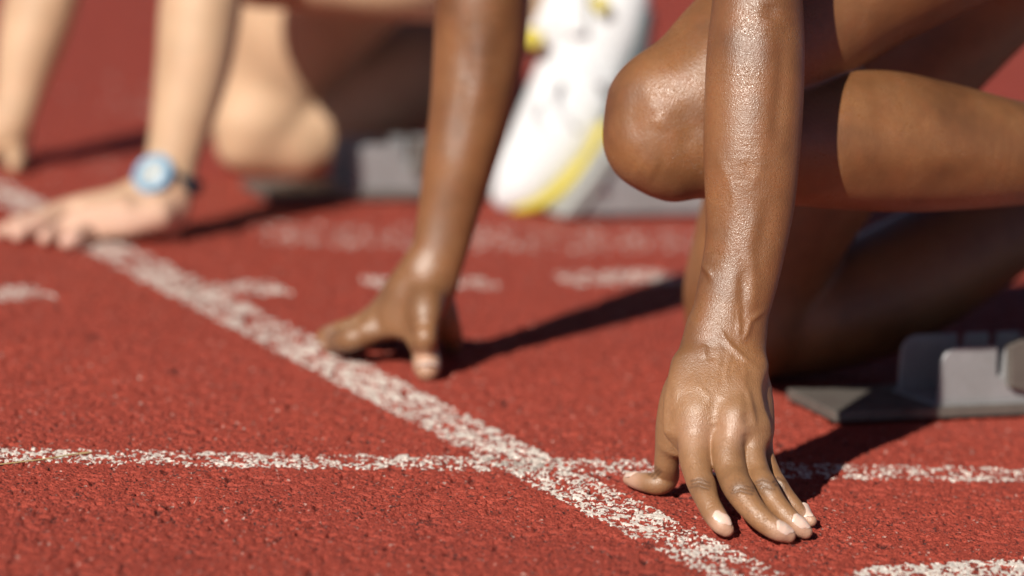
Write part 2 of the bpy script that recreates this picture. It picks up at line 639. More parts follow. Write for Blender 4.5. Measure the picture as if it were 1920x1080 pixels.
def dist_poly(u, v, pts):
    best = np.full(len(u), 1e9); par = np.zeros(len(u)); seg = len(pts) - 1
    for q, ((x0, y0), (x1, y1)) in enumerate(zip(pts[:-1], pts[1:])):
        dx, dy = x1 - x0, y1 - y0
        tt = np.clip(((u - x0) * dx + (v - y0) * dy) / (dx * dx + dy * dy + 1e-9), 0, 1)
        d = np.hypot(u - x0 - tt * dx, v - y0 - tt * dy)
        m = d < best
        best[m] = d[m]; par[m] = ((q + tt) / seg)[m]
    return best, par


def relief(V, F, lines):
    """veins, tendons and creases raised out of / pressed into the skin: (points, width px, height mm)"""
    N = vnormals(V, F)
    u, v, d = project(V)
    front = np.clip(-(N @ VIEW) * 2.5, 0, 1)
    off = np.zeros(len(V))
    for pts, wid, amp in lines:
        x0, x1 = min(p[0] for p in pts) - 4 * wid, max(p[0] for p in pts) + 4 * wid
        y0, y1 = min(p[1] for p in pts) - 4 * wid, max(p[1] for p in pts) + 4 * wid
        m = (u > x0) & (u < x1) & (v > y0) & (v < y1)
        if wid > 3.5:
            wid, amp = wid * (0.95 if wid < 7 else 1.15), amp * (0.85 if wid < 7 else 1.05)
        ds, pr = dist_poly(u[m], v[m], pts)
        e = np.clip(np.minimum(pr, 1 - pr) / 0.28, 0, 1)
        off[m] += amp * 1e-3 * np.exp(-(ds / wid) ** 2) * (0.15 + 0.85 * e * e * (3 - 2 * e))
    return V + N * (off * front)[:, None]


def tone(V, F, dark, pink):
    """pigment: darker knuckle creases, paler fingertips; spots (point, radius, strength)"""
    T = np.zeros((len(V), 4), np.float32); T[:, 3] = 1
    for ch, spots in ((0, dark), (1, pink)):
        for p, r, s_ in spots:
            d2 = ((V - p) ** 2).sum(1) / r ** 2
            T[:, ch] = np.maximum(T[:, ch], s_ * np.exp(-d2 ** 2))
    return T


def person_mesh(pieces, mat, label):
    vs, fs, ts, n = [], [], [], 0
    for V, F, T in pieces:
        vs.append(V); fs.append(F + n); n += len(V)
        ts.append(T if T is not None else np.tile(np.array((0, 0, 0, 1), np.float32), (len(V), 1)))
    V, F, T = np.vstack(vs), np.vstack(fs), np.vstack(ts)
    o = link_mesh('person', V, F, mat)
    ca = o.data.color_attributes.new('tone', 'FLOAT_COLOR', 'POINT')
    ca.data.foreach_set('color', T.ravel())
    tag(o, label, 'person')
    return o


def nail(parent, bvh, base, tip, normal, wid, length, setback=0.0):
    """curved plate laid on the fingertip between base and tip"""
    base, tip, normal = (np.asarray(a, float) for a in (base, tip, normal))
    ax_ = (tip - base) / np.linalg.norm(tip - base)
    nn = normal - ax_ * normal.dot(ax_); nn /= np.linalg.norm(nn)
    sd = np.cross(ax_, nn)
    nu, nv = 10, 12
    vs = []
    tj_ = np.linspace(0, 1, nv + 1)
    hs = []
    for tj in tj_:
        o_ = tip + ax_ * (-length + tj * length - setback)
        hit = bvh.ray_cast(Vector(o_ + nn * 0.02), Vector(-nn), 0.04)
        hs.append(float((np.array(hit[0]) - o_) @ nn) if hit[0] is not None else np.nan)
    hs = np.array(hs)
    good = np.isfinite(hs) & (tj_ < 0.72)
    cf = np.polyfit(tj_[good], hs[good], 1)
    for j, tj in enumerate(tj_):
        wj = wid * (1 - 0.5 * max(0, 0.25 - tj) - max(0, tj - 0.62) ** 2 * 3.0)
        lin = np.polyval(cf, tj)
        hc = max(hs[j] if np.isfinite(hs[j]) else -1, lin - 0.0042 * max(0, (tj - .45) / .55) ** 2) if tj > .45 else lin
        hc += 0.00065 - (0.0008 if j == 0 else 0)
        for i in range(nu + 1):
            q = 2 * i / nu - 1
            sx = -length + tj * length - setback + q * q * length * (0.12 * (1 - tj) ** 2 - 0.20 * tj * tj)
            Rf = wid * 1.32
            vs.append(tip + ax_ * sx + sd * q * wj + nn * (hc - (Rf - math.sqrt(Rf * Rf - (q * wj) ** 2))))
    f = [(j * (nu + 1) + i, j * (nu + 1) + i + 1, (j + 1) * (nu + 1) + i + 1, (j + 1) * (nu + 1) + i) for j in range(nv) for i in range(nu)]
    o = link_mesh('fingernail', vs, f, NAIL, parent)
    return o


# ---------------------------------------------- near runner
DD = -0.04
arm1 = px([(1436, -330, 3.50, 100), (1430, -190, 3.47, 86), (1424, -110, 3.45, 80), (1421, -40, 3.44, 82), (1420, 20, 3.435, 86, .95),
           (1417, 100, 3.43, 92, .92), (1413, 200, 3.425, 93, .88), (1409, 300, 3.42, 90, .84), (1406, 380, 3.418, 84, .80), (1399, 450, 3.415, 77, .78),
           (1388, 510, 3.413, 74, .76), (1376, 560, 3.41, 72, .74), (1365, 610, 3.408, 70, .72), (1359, 645, 3.405, 69, .70), (1354, 690, 3.40, 72, .62)], k=0.012)
wrist1 = px([(1358, 630, 3.405, 62, .7), (1350, 690, 3.40, 74, .55), (1343, 740, 3.395, 82, .45), (1340, 790, 3.39, 84, .36)], k=0.014)
DI, DM, DR_, DP = 3.372, 3.366, 3.374, 3.388
index1_meta = px([(1342, 690, 3.395, 30), (1322, 745, 3.382, 31), (1307, 800, DI, 32), (1303, 850, DI - .012, 20)], k=0.010)
index1 = px([(1322, 745, 3.382, 31), (1307, 800, DI, 32), (1304, 850, DI - .012, 32.5), (1309, 890, DI - .026, 27), ('z', 1317, 912, .033, 26.5), ('z', 1327, 940, .0245, 22.5), ('z', 1338, 962, .0175, 22), ('z', 1352, 982, .0115, 19.5), ('z', 1362, 993, .0075, 14.5)], k=0.0022)
middle1_meta = px([(1360, 690, 3.395, 30), (1372, 740, 3.38, 31), (1372, 795, DM, 33), (1365, 850, DM - .013, 22)], k=0.010)
middle1 = px([(1372, 740, 3.38, 31), (1372, 795, DM, 33), (1365, 850, DM - .013, 31.5), (1374, 893, DM - .026, 29), ('z', 1386, 918, .036, 28.5), ('z', 1407, 950, .026, 24.5), ('z', 1430, 975, .018, 22.5), ('z', 1456, 994, .012, 19.5), ('z', 1478, 1004, .0078, 14.5)], k=0.0022)
ring1_meta = px([(1378, 690, 3.40, 26), (1402, 745, 3.388, 26), (1413, 800, DR_, 26), (1411, 850, DR_ - .012, 16)], k=0.010)
ring1 = px([(1402, 745, 3.388, 26), (1413, 800, DR_, 26), (1411, 850, DR_ - .012, 25), (1421, 888, DR_ - .024, 24), ('z', 1434, 911, .037, 24), ('z', 1453, 941, .027, 21), ('z', 1474, 966, .019, 20), ('z', 1495, 986, .012, 18.5), ('z', 1510, 997, .0078, 14)], k=0.0022)
pinky1_meta = px([(1392, 690, 3.405, 24), (1416, 745, 3.40, 24), (1424, 800, DP, 21), (1434, 850, DP - .008, 12)], k=0.010)
pinky1 = px([(1416, 745, 3.40, 24), (1424, 800, DP, 21), (1434, 850, DP - .008, 17), (1447, 885, DP - .014, 16.5), ('z', 1459, 908, .033, 17.5), ('z', 1476, 932, .024, 16), ('z', 1494, 953, .016, 15), ('z', 1510, 969, .0095, 13.5), ('z', 1521, 977, .0072, 11)], k=0.0022)
thumb1 = px([(1318, 670, 3.41, 34), (1280, 730, 3.415, 36, .8), (1264, 790, 3.42, 34, .8), (1254, 840, 3.425, 26), (1250, 870, 3.43, 23.5), ('z', 1249, 895, .0155, 24),
             ('z', 1236, 906, .0115, 22), ('z', 1214, 905, .0105, 19), ('z', 1193, 901, .0095, 16), ('z', 1180, 898, .0085, 12.5)], k=0.007)
web1 = px([(1300, 760, 3.40, 34, .5), (1282, 820, 3.405, 26, .45), (1272, 848, 3.41, 14, .4)], k=0.014)
webs = [px([(1340, 740, 3.390, 22, .8), (1339, 800, 3.384, 22, .7), (1337, 822, 3.384, 12, .7)], k=.012), px([(1394, 750, 3.391, 18, .8), (1394, 805, 3.383, 17, .7), (1391, 824, 3.384, 10, .7)], k=.010),
        px([(1418, 760, 3.396, 14, .8), (1422, 812, 3.391, 13, .7), (1424, 828, 3.39, 8, .7)], k=.010)]
side1 = px([(1322, 700, 3.392, 30, .45), (1290, 755, 3.380, 35, .40), (1278, 805, 3.374, 27, .38), (1284, 835, 3.374, 17, .4)], k=.012)
dorsum = px([(1352, 680, 3.388, 66, .34), (1352, 735, 3.371, 76, .26), (1351, 785, 3.364, 72, .20), (1350, 812, 3.366, 60, .16)], k=.012)
palm1 = px([(1400, 740, 3.405, 34, .6), (1418, 820, 3.40, 24, .6)], k=0.012)
knuckles = [px([(u_, v_, d_, r_), (u_ + 1, v_ + 14, d_, r_)], k=0.012) for u_, v_, d_, r_ in
            ((1311, 778, 3.3685, 22), (1382, 782, 3.361, 24), (1416, 804, 3.3665, 16))]
V, F = flesh([arm1, wrist1, thumb1, web1, palm1, dorsum, side1] + [index1_meta, middle1_meta, ring1_meta, pinky1_meta] + webs + [index1, middle1, ring1, pinky1] + knuckles, 0.001, 2)
lines = [
    ([(1393, 497), (1393, 540), (1391, 582), (1386, 610)], 9, -1.5),
    ([(1412, 470), (1413, 540), (1411, 585)], 9, 0.8),
    ([(1436, 578), (1420, 592), (1407, 602), (1399, 628), (1388, 642)], 6, 1.5),
    ([(1388, 560), (1386, 600), (1386, 642)], 6, 0.9),
    ([(1347, 612), (1356, 630), (1370, 648), (1393, 670), (1425, 694)], 6, 1.3),
    ([(1393, 670), (1398, 700), (1392, 735)], 6, .45),
    ([(1372, 655), (1362, 690), (1364, 730)], 6, .4),
    ([(1305, 484), (1320, 500), (1337, 523)], 6, 1.5),
    ([(1306, 500), (1318, 515), (1330, 535)], 6, -0.9),
    ([(1347, 645), (1347, 690), (1338, 730), (1318, 770)], 8, 0.45),
    ([(1318, 645), (1321, 672)], 6, 0.8),
    ([(1335, 640), (1333, 680)], 7, -0.6),
    ([(1338, 270), (1352, 310), (1366, 340), (1376, 370), (1376, 420)], 8, 0.5),
    ([(1424, 270), (1427, 320), (1408, 352)], 8, 0.4),
    ([(1396, 300), (1392, 350)], 16, -0.4),
    ([(1442, 360), (1432, 440), (1412, 500)], 16, -1.2),
    ([(1425, 380), (1410, 450), (1402, 520)], 13, 0.9),
    ([(1350, 380), (1345, 450), (1338, 500)], 14, -0.8),
    ([(1468, 30), (1468, 122), (1460, 210), (1452, 300)], 13, -1.6),
    ([(1450, 5), (1444, 40)], 14, -1.4),
    ([(1400, 0), (1404, 100), (1400, 200)], 22, -0.5),
    ([(1384, 690), (1391, 730), (1386, 775)], 9, .5),
    ([(1398, 720), (1408, 760), (1418, 805)], 6, 1.4),
    ([(1402, 800), (1397, 770)], 7, -1.0),
    ([(1345, 790), (1350, 830)], 10, -1.2),
    ([(1398, 810), (1400, 845)], 7, -0.9),
    ([(1272, 700), (1262, 760), (1256, 830)], 7, 0.4),
    ([(1268, 800), (1265, 830), (1266, 852)], 4, -0.4),
    ([(1300, 715), (1330, 745), (1370, 740)], 7, 0.5),
]
for cu, cv, hw, sl in ((1316, 908, 17, .10), (1391, 918, 19, .05), (1435, 909, 14, .05), (1461, 905, 10, .3)):
    for off, am in ((-7, -.35), (-1, -.8), (5, -.6)):
        jj = random.uniform(-5, 5)
        lines.append(([(cu - hw + jj, cv + off - hw * sl + 3), (cu - 4 + jj * .5, cv + off - 2 + random.uniform(-1.5, 1.5)), (cu + hw + jj, cv + off + hw * sl + 3)], 2.8, am))
for cu, cv, hw in ((1334, 946, 13), (1427, 970, 13), (1472, 960, 12)):
    for off, am in ((-3, -.3), (3, -.35)):
        lines.append(([(cu - hw, cv + off + 5), (cu, cv + off), (cu + hw, cv + off - 5)], 2.4, am))
for a in ((1222, 893, 1236, 880), (1226, 898, 1240, 884), (1217, 890, 1230, 876)):
    lines.append(([a[:2], a[2:]], 2.6, -.6))
V = relief(V, F, lines)
creases = [l_[0] for l_ in lines if l_[1] < 3 and l_[1] != 2.4]
pips = [index1.p[32], middle1.p[32], ring1.p[32], pinky1.p[32]]
towards = -VIEW
T = tone(V, F, [(p + towards * 0.009, 0.0085, 0.45) for p in pips] + [(index1.p[8] + towards * .01, 0.012, .12)],
         [(index1.p[60], .013, .9), (middle1.p[60], .013, .9), (ring1.p[60], .012, .9), (pinky1.p[60], .010, .9), (thumb1.p[66], .017, .95)]
         + [(p + towards * 0.012, 0.015, 0.3) for p in (index1.p[10], middle1.p[10])])
uu, vv, _ = project(V)
fr = np.clip(-(vnormals(V, F) @ VIEW) * 2.5, 0, 1)
for pts in creases:
    m = (uu > 1190) & (vv > 860)
    T[m, 0] = np.maximum(T[m, 0], (0.62 * np.exp(-(dist_poly(uu[m], vv[m], pts)[0] / 2.6) ** 2) * fr[m]).astype(np.float32))
T[:, 2] = np.clip((vv - 640) / 110, 0, 1)
near_arm = (V, F, T)
bvh_near = BVHTree.FromPolygons(V.tolist(), F.tolist())

DD = -0.045
# left leg: knee up, shin level, going back to the block
calf1 = px([(1268, 250, 3.545, 112), (1330, 255, 3.545, 118), (1420, 262, 3.55, 116), (1520, 268, 3.56, 120), (1640, 264, 3.59, 133, .95), (1750, 274, 3.62, 123, .95),
            (1900, 287, 3.66, 99), (2080, 292, 3.71, 75), (2260, 300, 3.76, 58), (2330, 310, 3.78, 60)], k=0.004)
thigh1 = px([(1272, 236, 3.545, 122), (1330, 178, 3.55, 136), (1420, 95, 3.57, 150), (1560, -22, 3.61, 156), (1740, -128, 3.65, 166), (1950, -260, 3.70, 195), (2130, -390, 3.75, 235)], k=0.010)
knee1 = [px([(1225, 190, 3.535, 78), (1212, 250, 3.533, 66)], k=0.03), px([(1215, 285, 3.535, 50), (1265, 300, 3.54, 66)], k=0.03)]
legL = [thigh1] + knee1 + [calf1]
V, F = flesh(legL, 0.0022, 6)
V = relief(V, F, [([(1212, 168), (1243, 212), (1236, 250)], 18, 1.5), ([(1198, 150), (1186, 215), (1202, 275)], 14, -0.8), ([(1275, 185), (1298, 240), (1275, 290)], 18, -1.3),
                  ([(1190, 305), (1235, 325)], 20, 1.6), ([(1625, 225), (1690, 212), (1760, 240)], 24, -1.6), ([(1560, 330), (1700, 345), (1850, 330)], 26, -1.5),
                  ([(1240, 120), (1290, 75), (1350, 20)], 24, -1.5)])
legL_piece = (V, F, None)
# foot on the pedal, out of the picture to the right
footL = px([(2310, 290, 3.68, 62), (2340, 380, 3.68, 66), (2300, 480, 3.67, 58), (2240, 590, 3.66, 44), (2200, 650, 3.66, 30)], k=0.02)
DD = -0.04
# right leg kneeling
thigh2 = px([(1412, 590, 3.94, 118), (1425, 500, 3.935, 132), (1470, 380, 3.92, 148), (1570, 200, 3.91, 175), (1720, 0, 3.91, 203), (1890, -200, 3.91, 225), (2080, -390, 3.90, 230)], k=0.010)
calf2 = px([(1430, 600, 3.945, 108), (1530, 590, 3.96, 110), (1660, 545, 3.99, 118), (1780, 478, 4.02, 112), (1930, 390, 4.06, 90), (2120, 280, 4.11, 62), (2240, 210, 4.14, 56)], k=0.004)
footR = px([(2240, 210, 4.14, 56), (2280, 290, 4.14, 60), (2250, 390, 4.13, 54), (2200, 480, 4.12, 36)], k=0.02)
V, F = flesh([thigh2, calf2, px([(1380, 560, 3.92, 84), (1385, 620, 3.92, 80)], k=.03)], 0.003, 6)
legR_piece = (V, F, None)
DD = -0.17
# right arm
arm2 = px([(945, -330, 3.98, 92), (925, -190, 4.0, 86), (912, -100, 4.01, 84), (904, 0, 4.015, 88), (897, 100, 4.02, 85), (883, 200, 4.02, 77), (862, 300, 4.02, 67), (840, 400, 4.02, 57, .85),
           (824, 470, 4.02, 52, .8), (806, 520, 4.02, 52, .8), (785, 560, 4.02, 54, .7)], k=0.012)
h2 = [px([(800, 520, 4.02, 48, .7), (758, 570, 4.03, 50, .55), (722, 602, 4.04, 40, .6)], k=0.014),
      px([(770, 560, 4.02, 40), (722, 598, 4.035, 32), (685, 624, 4.03, 25), (655, 636, 4.03, 23), ('z', 630, 642, .013, 21), ('z', 617, 646, .010, 15)], k=0.008),
      px([(770, 560, 4.05, 36), (715, 590, 4.07, 28), (675, 612, 4.08, 23), (640, 622, 4.08, 21), ('z', 618, 628, .012, 19), ('z', 606, 632, .010, 14)], k=0.006),
      px([(780, 560, 4.07, 34), (735, 585, 4.10, 25), (700, 605, 4.11, 22), ('z', 670, 622, .014, 20), ('z', 648, 630, .010, 14)], k=0.006),
      px([(790, 560, 4.08, 30), (765, 590, 4.11, 22), (750, 606, 4.12, 19), ('z', 735, 622, .012, 17), ('z', 722, 628, .010, 12)], k=0.006),
      px([(808, 515, 4.03, 36), (799, 572, 3.995, 33), (798, 612, 3.985, 24), (797, 640, 3.98, 22.5), ('z', 798, 664, .017, 24), ('z', 800, 682, .0135, 27), ('z', 801, 694, .010, 22)], k=0.010),
      px([(735, 600, 4.018, 30, .5), (775, 612, 4.0, 28, .5)], k=0.014),
      px([(822, 560, 4.05, 30), (838, 610, 4.06, 26), ('z', 846, 634, .014, 22), ('z', 850, 644, .012, 16)], k=0.008)]
V, F = flesh([arm2] + h2, 0.0018, 2)
V = relief(V, F, [([(872, 60), (880, 150), (862, 230), (846, 320)], 14, -1.2), ([(905, 40), (900, 140), (880, 240)], 16, .8),
                  ([(777, 652), (800, 648), (824, 652)], 3, -.7), ([(777, 660), (800, 657), (824, 660)], 3, -.6)])
T = tone(V, F, [(onz(801, 655, .02) + towards * .012, .012, .35)], [(onz(801, 688, .012), .017, .9), (onz(620, 640, .012), .014, .6)])
T[:, 2] = 0.6 * np.clip((project(V)[1] - 500) / 80, 0, 1)
far_arm = (V, F, T)
bvh_far = BVHTree.FromPolygons(V.tolist(), F.tolist())
DD = 0.06
# trunk and head, above the picture
trunk = [px([(2110, -400, 3.73, 260), (1980, -560, 3.73, 240), (1800, -700, 3.73, 270), (1600, -800, 3.73, 300), (1520, -830, 3.73, 240)], k=0.04),
         px([(1470, -760, 3.52, 112), (1452, -520, 3.42, 108), (1436, -315, 3.40, 101), (1431, -200, 3.37, 86)], k=0.02), px([(1050, -720, 3.96, 108), (995, -520, 3.80, 104), (945, -320, 3.75, 93), (927, -200, 3.77, 86)], k=0.02),
         px([(1470, -760, 3.54, 120), (1400, -820, 3.73, 150), (1100, -740, 3.96, 115)], k=0.05),
         px([(1480, -850, 3.73, 110), (1330, -880, 3.73, 110)], k=0.03), px([(1300, -930, 3.73, 170), (1200, -890, 3.73, 160)], k=0.03),
         footL, footR]
V, F = flesh(trunk, 0.008, 1)
runner = person_mesh([near_arm, legL_piece, legR_piece, far_arm, (V, F, None)], SKIN_DARK,
                     'dark-skinned sprinter nearest the camera, hands at the start line and knee bent')


def shell(name, tubes, grow, mat, parent, h=0.008):
    for t_ in tubes:
        t_.a = t_.a + grow; t_.b = t_.b + grow
    V, F = flesh(tubes, h, 2)
    return link_mesh(name, V, F, mat, parent)


def up_(base, tip, a):
    return np.array((0, 0, 1.0)) * a + towards * (1 - a)


for tb, wd, ln, sb in ((index1, .0064, .0165, .0010), (middle1, .0064, .0165, .0010), (ring1, .0062, .0165, .0010), (pinky1, .0050, .0130, .0008)):
    nail(runner, bvh_near, tb.p[-9], tb.p[-1] + (tb.p[-1] - tb.p[-5]) * .4, np.array((0.02, -0.55, 0.83)) + np.array((.30, 0, 0)), wd, ln, sb)
nail(runner, bvh_near, thumb1.p[-9], thumb1.p[-1] + (thumb1.p[-1] - thumb1.p[-5]) * .4, np.array((-0.1, -0.25, 0.95)), .0062, .0145, .0005)
nail(runner, bvh_far, at(799, 650, 3.975), onz(801, 700, .010), np.array((0, -.75, .65)), .0105, .014, .001)
shell('singlet', [px([(2000, -540, 3.73, 245), (1800, -700, 3.73, 275), (1620, -795, 3.73, 300)], k=.03)], .006, CLOTH, runner)
shell('running_shorts', [px([(2140, -400, 3.73, 262), (1990, -550, 3.73, 250)], k=.03), px([(1985, -315, 3.635, 220), (2130, -410, 3.66, 240)], k=.03),
                         px([(1960, -265, 3.83, 210), (2080, -390, 3.80, 225)], k=.03)], .006, CLOTH, runner)
shell('hair', [px([(1330, -960, 3.73, 165), (1250, -985, 3.73, 140)], k=.03)], .004, HAIR, runner)

# ---------------------------------------------- far runner (next lane)
DD = -0.30
armA = px([(420, -260, 4.86, 88), (398, -130, 4.84, 78), (384, -40, 4.82, 76), (374, 30, 4.81, 77), (364, 110, 4.80, 72), (349, 190, 4.79, 63, .9), (335, 250, 4.785, 55, .85), (322, 300, 4.78, 49, .8),
           (312, 340, 4.775, 48, .8), (300, 372, 4.77, 46, .8)], k=0.012)
hA = [px([(312, 350, 4.78, 46), (318, 395, 4.78, 38), ('z', 312, 418, .018, 30)], k=.016),
      px([(310, 360, 4.77, 44, .8), (262, 375, 4.765, 42, .8), (215, 392, 4.76, 36, .8), (180, 405, 4.755, 30)], k=.014),
      px([(280, 400, 4.765, 38, .8), (240, 405, 4.76, 36, .7)], k=.016),
      px([(230, 395, 4.74, 30), (190, 402, 4.735, 26), (150, 412, 4.73, 22), ('z', 112, 434, .013, 19), ('z', 84, 446, .0105, 14)], k=.007),
      px([(230, 385, 4.76, 30), (180, 388, 4.765, 26), (120, 398, 4.765, 22), ('z', 60, 428, .014, 19), ('z', 32, 440, .0105, 14)], k=.007),
      px([(230, 378, 4.79, 28), (175, 384, 4.80, 24), (110, 398, 4.80, 21), ('z', 40, 422, .014, 18), ('z', 4, 434, .0105, 13)], k=.007),
      px([(235, 378, 4.81, 26), (180, 388, 4.83, 21), (110, 402, 4.83, 18), ('z', 40, 416, .012, 15), ('z', 20, 422, .0105, 11)], k=.007),
      px([(292, 400, 4.75, 36), (245, 415, 4.74, 30), (200, 424, 4.735, 23), (165, 436, 4.73, 20), ('z', 138, 449, .011, 18), ('z', 122, 454, .0095, 13)], k=.008)]
V, F = flesh([armA] + hA, 0.0022, 2)
T = tone(V, F, [], [(onz(60, 438, .012), .05, .55), (onz(135, 450, .012), .02, .6)])
T[:, 1] = np.maximum(T[:, 1], 0.4 * np.clip((project(V)[1] - 340) / 70, 0, 1))
fA = (V, F, T)
bvh_fA = BVHTree.FromPolygons(V.tolist(), F.tolist())
DD = -0.41
armB = px([(150, -260, 5.38, 80), (116, -130, 5.36, 72), (90, -40, 5.35, 68), (72, 20, 5.34, 68), (54, 90, 5.33, 60), (36, 160, 5.32, 48, .9), (22, 215, 5.31, 42, .85), (10, 245, 5.31, 42, .8)], k=.012)
hB = [px([(8, 235, 5.31, 36, .8), (-26, 262, 5.31, 34, .6), (-50, 284, 5.31, 30, .6)], k=.014),
      px([(22, 215, 5.345, 36), (30, 250, 5.37, 30), (32, 280, 5.36, 22), ('z', 30, 298, .016, 20), ('z', 26, 309, .012, 16)], k=.008)]
for q in range(4):
    hB.append(px([(0, 262, 5.31 + q * .012, 26), (-45, 285, 5.31 + q * .014, 21), ('z', -85, 306 - q * 3, .014, 18), ('z', -115, 314 - q * 3, .010, 13)], k=.006))
V, F = flesh([armB] + hB, 0.003, 2)
fB = (V, F, None)
DD = -0.21
calfA = px([(490, -80, 4.90, 94), (560, -72, 4.90, 92), (650, -62, 4.91, 92), (760, -45, 4.92, 84), (880, -18, 5.0, 62), (965, 8, 5.06, 47), (1020, 30, 5.085, 46), (1060, 62, 5.085, 50)], k=.004)
thighA = px([(492, -90, 4.90, 96), (570, -180, 4.91, 112), (700, -310, 4.94, 130), (960, -470, 4.98, 165)], k=.01)
V, F = flesh([calfA, thighA], .0035, 6)
lA = (V, F, None)
DD = -0.24
thighB = px([(500, 205, 5.22, 92), (522, 130, 5.22, 110), (568, 30, 5.20, 134), (670, -110, 5.17, 160), (760, -280, 5.12, 140), (940, -450, 5.08, 165)], k=.01)
calfB = px([(500, 232, 5.225, 80), (600, 228, 5.24, 88), (700, 185, 5.27, 104), (800, 125, 5.31, 98), (900, 100, 5.36, 62), (1010, 40, 5.41, 44), (1080, 10, 5.44, 42)], k=.004)
V, F = flesh([thighB, calfB, px([(452, 240, 5.20, 50), (450, 275, 5.20, 44)], k=.03), px([(500, 285, 5.22, 40), (560, 290, 5.22, 36)], k=.03)], .0035, 6)
lB = (V, F, None)
DD = -0.18
trunkF = [px([(950, -470, 5.03, 190), (860, -590, 5.03, 175), (720, -680, 5.03, 200), (580, -730, 5.03, 210), (520, -750, 5.03, 170)], k=.04),
          px([(470, -560, 4.86, 82), (440, -400, 4.76, 86), (420, -250, 4.74, 89), (402, -150, 4.72, 79)], k=.02), px([(200, -520, 5.26, 80), (172, -390, 5.17, 80), (150, -250, 5.15, 81), (120, -150, 5.13, 73)], k=.02),
          px([(470, -580, 4.88, 84), (400, -650, 5.03, 105), (210, -540, 5.28, 82)], k=.05),
          px([(500, -770, 5.03, 80), (400, -790, 5.03, 80)], k=.03), px([(380, -820, 5.03, 122), (310, -795, 5.03, 115)], k=.03)]
V, F = flesh(trunkF, .009, 1)
rival = person_mesh([fA, fB, lA, lB, (V, F, None)], SKIN_FAIR,
                    'fair-skinned runner crouching in the next lane with a blue watch on the wrist')
shell('singlet', [px([(870, -580, 5.03, 180), (720, -680, 5.03, 205), (590, -726, 5.03, 212)], k=.03)], .006, CLOTH, rival)
shell('running_shorts', [px([(960, -465, 5.03, 195), (880, -570, 5.03, 182)], k=.03), px([(860, -410, 4.965, 158), (960, -470, 4.98, 170)], k=.03),
                         px([(850, -370, 5.10, 156), (940, -450, 5.08, 170)], k=.03)], .006, CLOTH, rival)
shell('hair', [px([(395, -845, 5.03, 118), (340, -865, 5.03, 100)], k=.03)], .004, HAIR, rival)

DD = -0.30
# wrist watch: a strap round the wrist with a round case
wa = px([(334, 316, 4.783, 50, .86), (322, 352, 4.778, 50, .86)], k=.004)


def ring_band(center, axis, e1, e2, ra, rb, wid, thick):
    vs, fs, n = [], [], 40
    for i in range(n):
        a = 2 * math.pi * i / n
        for rr, ww in ((0, -1), (0, 1), (1, 1), (1, -1)):
            vs.append(center + axis * ww * wid / 2 + e1 * math.cos(a) * (ra + rr * thick) + e2 * math.sin(a) * (rb + rr * thick))
    for i in range(n):
        j = (i + 1) % n
        for q in range(4):
            p = (q + 1) % 4
            fs.append((i * 4 + q, i * 4 + p, j * 4 + p, j * 4 + q))
    return vs, fs


def disc(center, axis, r, prof):
    """turned shape: prof rows (radius factor, height)"""
    axis = np.asarray(axis) / np.linalg.norm(axis)
    e1 = np.cross(axis, (0, 0, 1.0)); e1 /= np.linalg.norm(e1)
    e2 = np.cross(axis, e1)
    n = 48
    vs = [center + axis * hgt + (e1 * math.cos(2 * math.pi * i / n) + e2 * math.sin(2 * math.pi * i / n)) * r * f for f, hgt in prof for i in range(n)]
    fs = [(k * n + i, k * n + (i + 1) % n, (k + 1) * n + (i + 1) % n, (k + 1) * n + i) for k in range(len(prof) - 1) for i in range(n)]
    fs.append(tuple(range((len(prof) - 1) * n, len(prof) * n)))
    return vs, fs


wc = at(322, 334, 4.481)
wax = at(336, 288, 4.484) - at(310, 372, 4.476)
wax += (at(380, 355, 4.480) - at(300, 310, 4.480)) * -0.0
wax /= np.linalg.norm(wax)
# the band is tilted: higher on the camera-left side
tilt = at(262, 312, 4.481) - at(372, 352, 4.481)
e1 = tilt / np.linalg.norm(tilt)
e2 = VIEW - e1 * VIEW.dot(e1); e2 /= np.linalg.norm(e2)
wax = np.cross(e1, e2)
vs, fs = ring_band(wc, wax, e1, e2, .0315, .027, .016, .0032)
cax = e1 * 0.45 - VIEW * 0.78 + np.array((0, 0, .35))
cc = at(287, 326, 4.452)
vd, fd = disc(cc, cax, .0235, [(0.9, -.008), (1.0, -.004), (1.0, .002), (.93, .0045), (.80, .0045), (.78, .003)])
watch = link_mesh('watch', vd, fd, WBLUE, rival)
link_mesh('strap', vs, fs, WSTRAP, watch, smooth=False)
vd, fd = disc(cc, cax, .0150, [(1.0, .0032), (.97, .0042), (.6, .0046), (.1, .0047)])
link_mesh('dial', vd, fd, WDIAL, watch)
for ang, ln in ((0.6, .012), (2.5, .009)):
    ca_ = np.asarray(cax) / np.linalg.norm(cax)
    x1 = np.cross(ca_, (0, 0, 1.0)); x1 /= np.linalg.norm(x1); y1 = np.cross(ca_, x1)
    dd = x1 * math.cos(ang) + y1 * math.sin(ang); pp = np.cross(ca_, dd)
    c0 = cc + ca_ * .0055
    link_mesh('watch_hand', [c0 - pp * .0007, c0 + dd * ln - pp * .0004, c0 + dd * ln + pp * .0004, c0 + pp * .0007], [(0, 1, 2, 3)], DARK, watch)

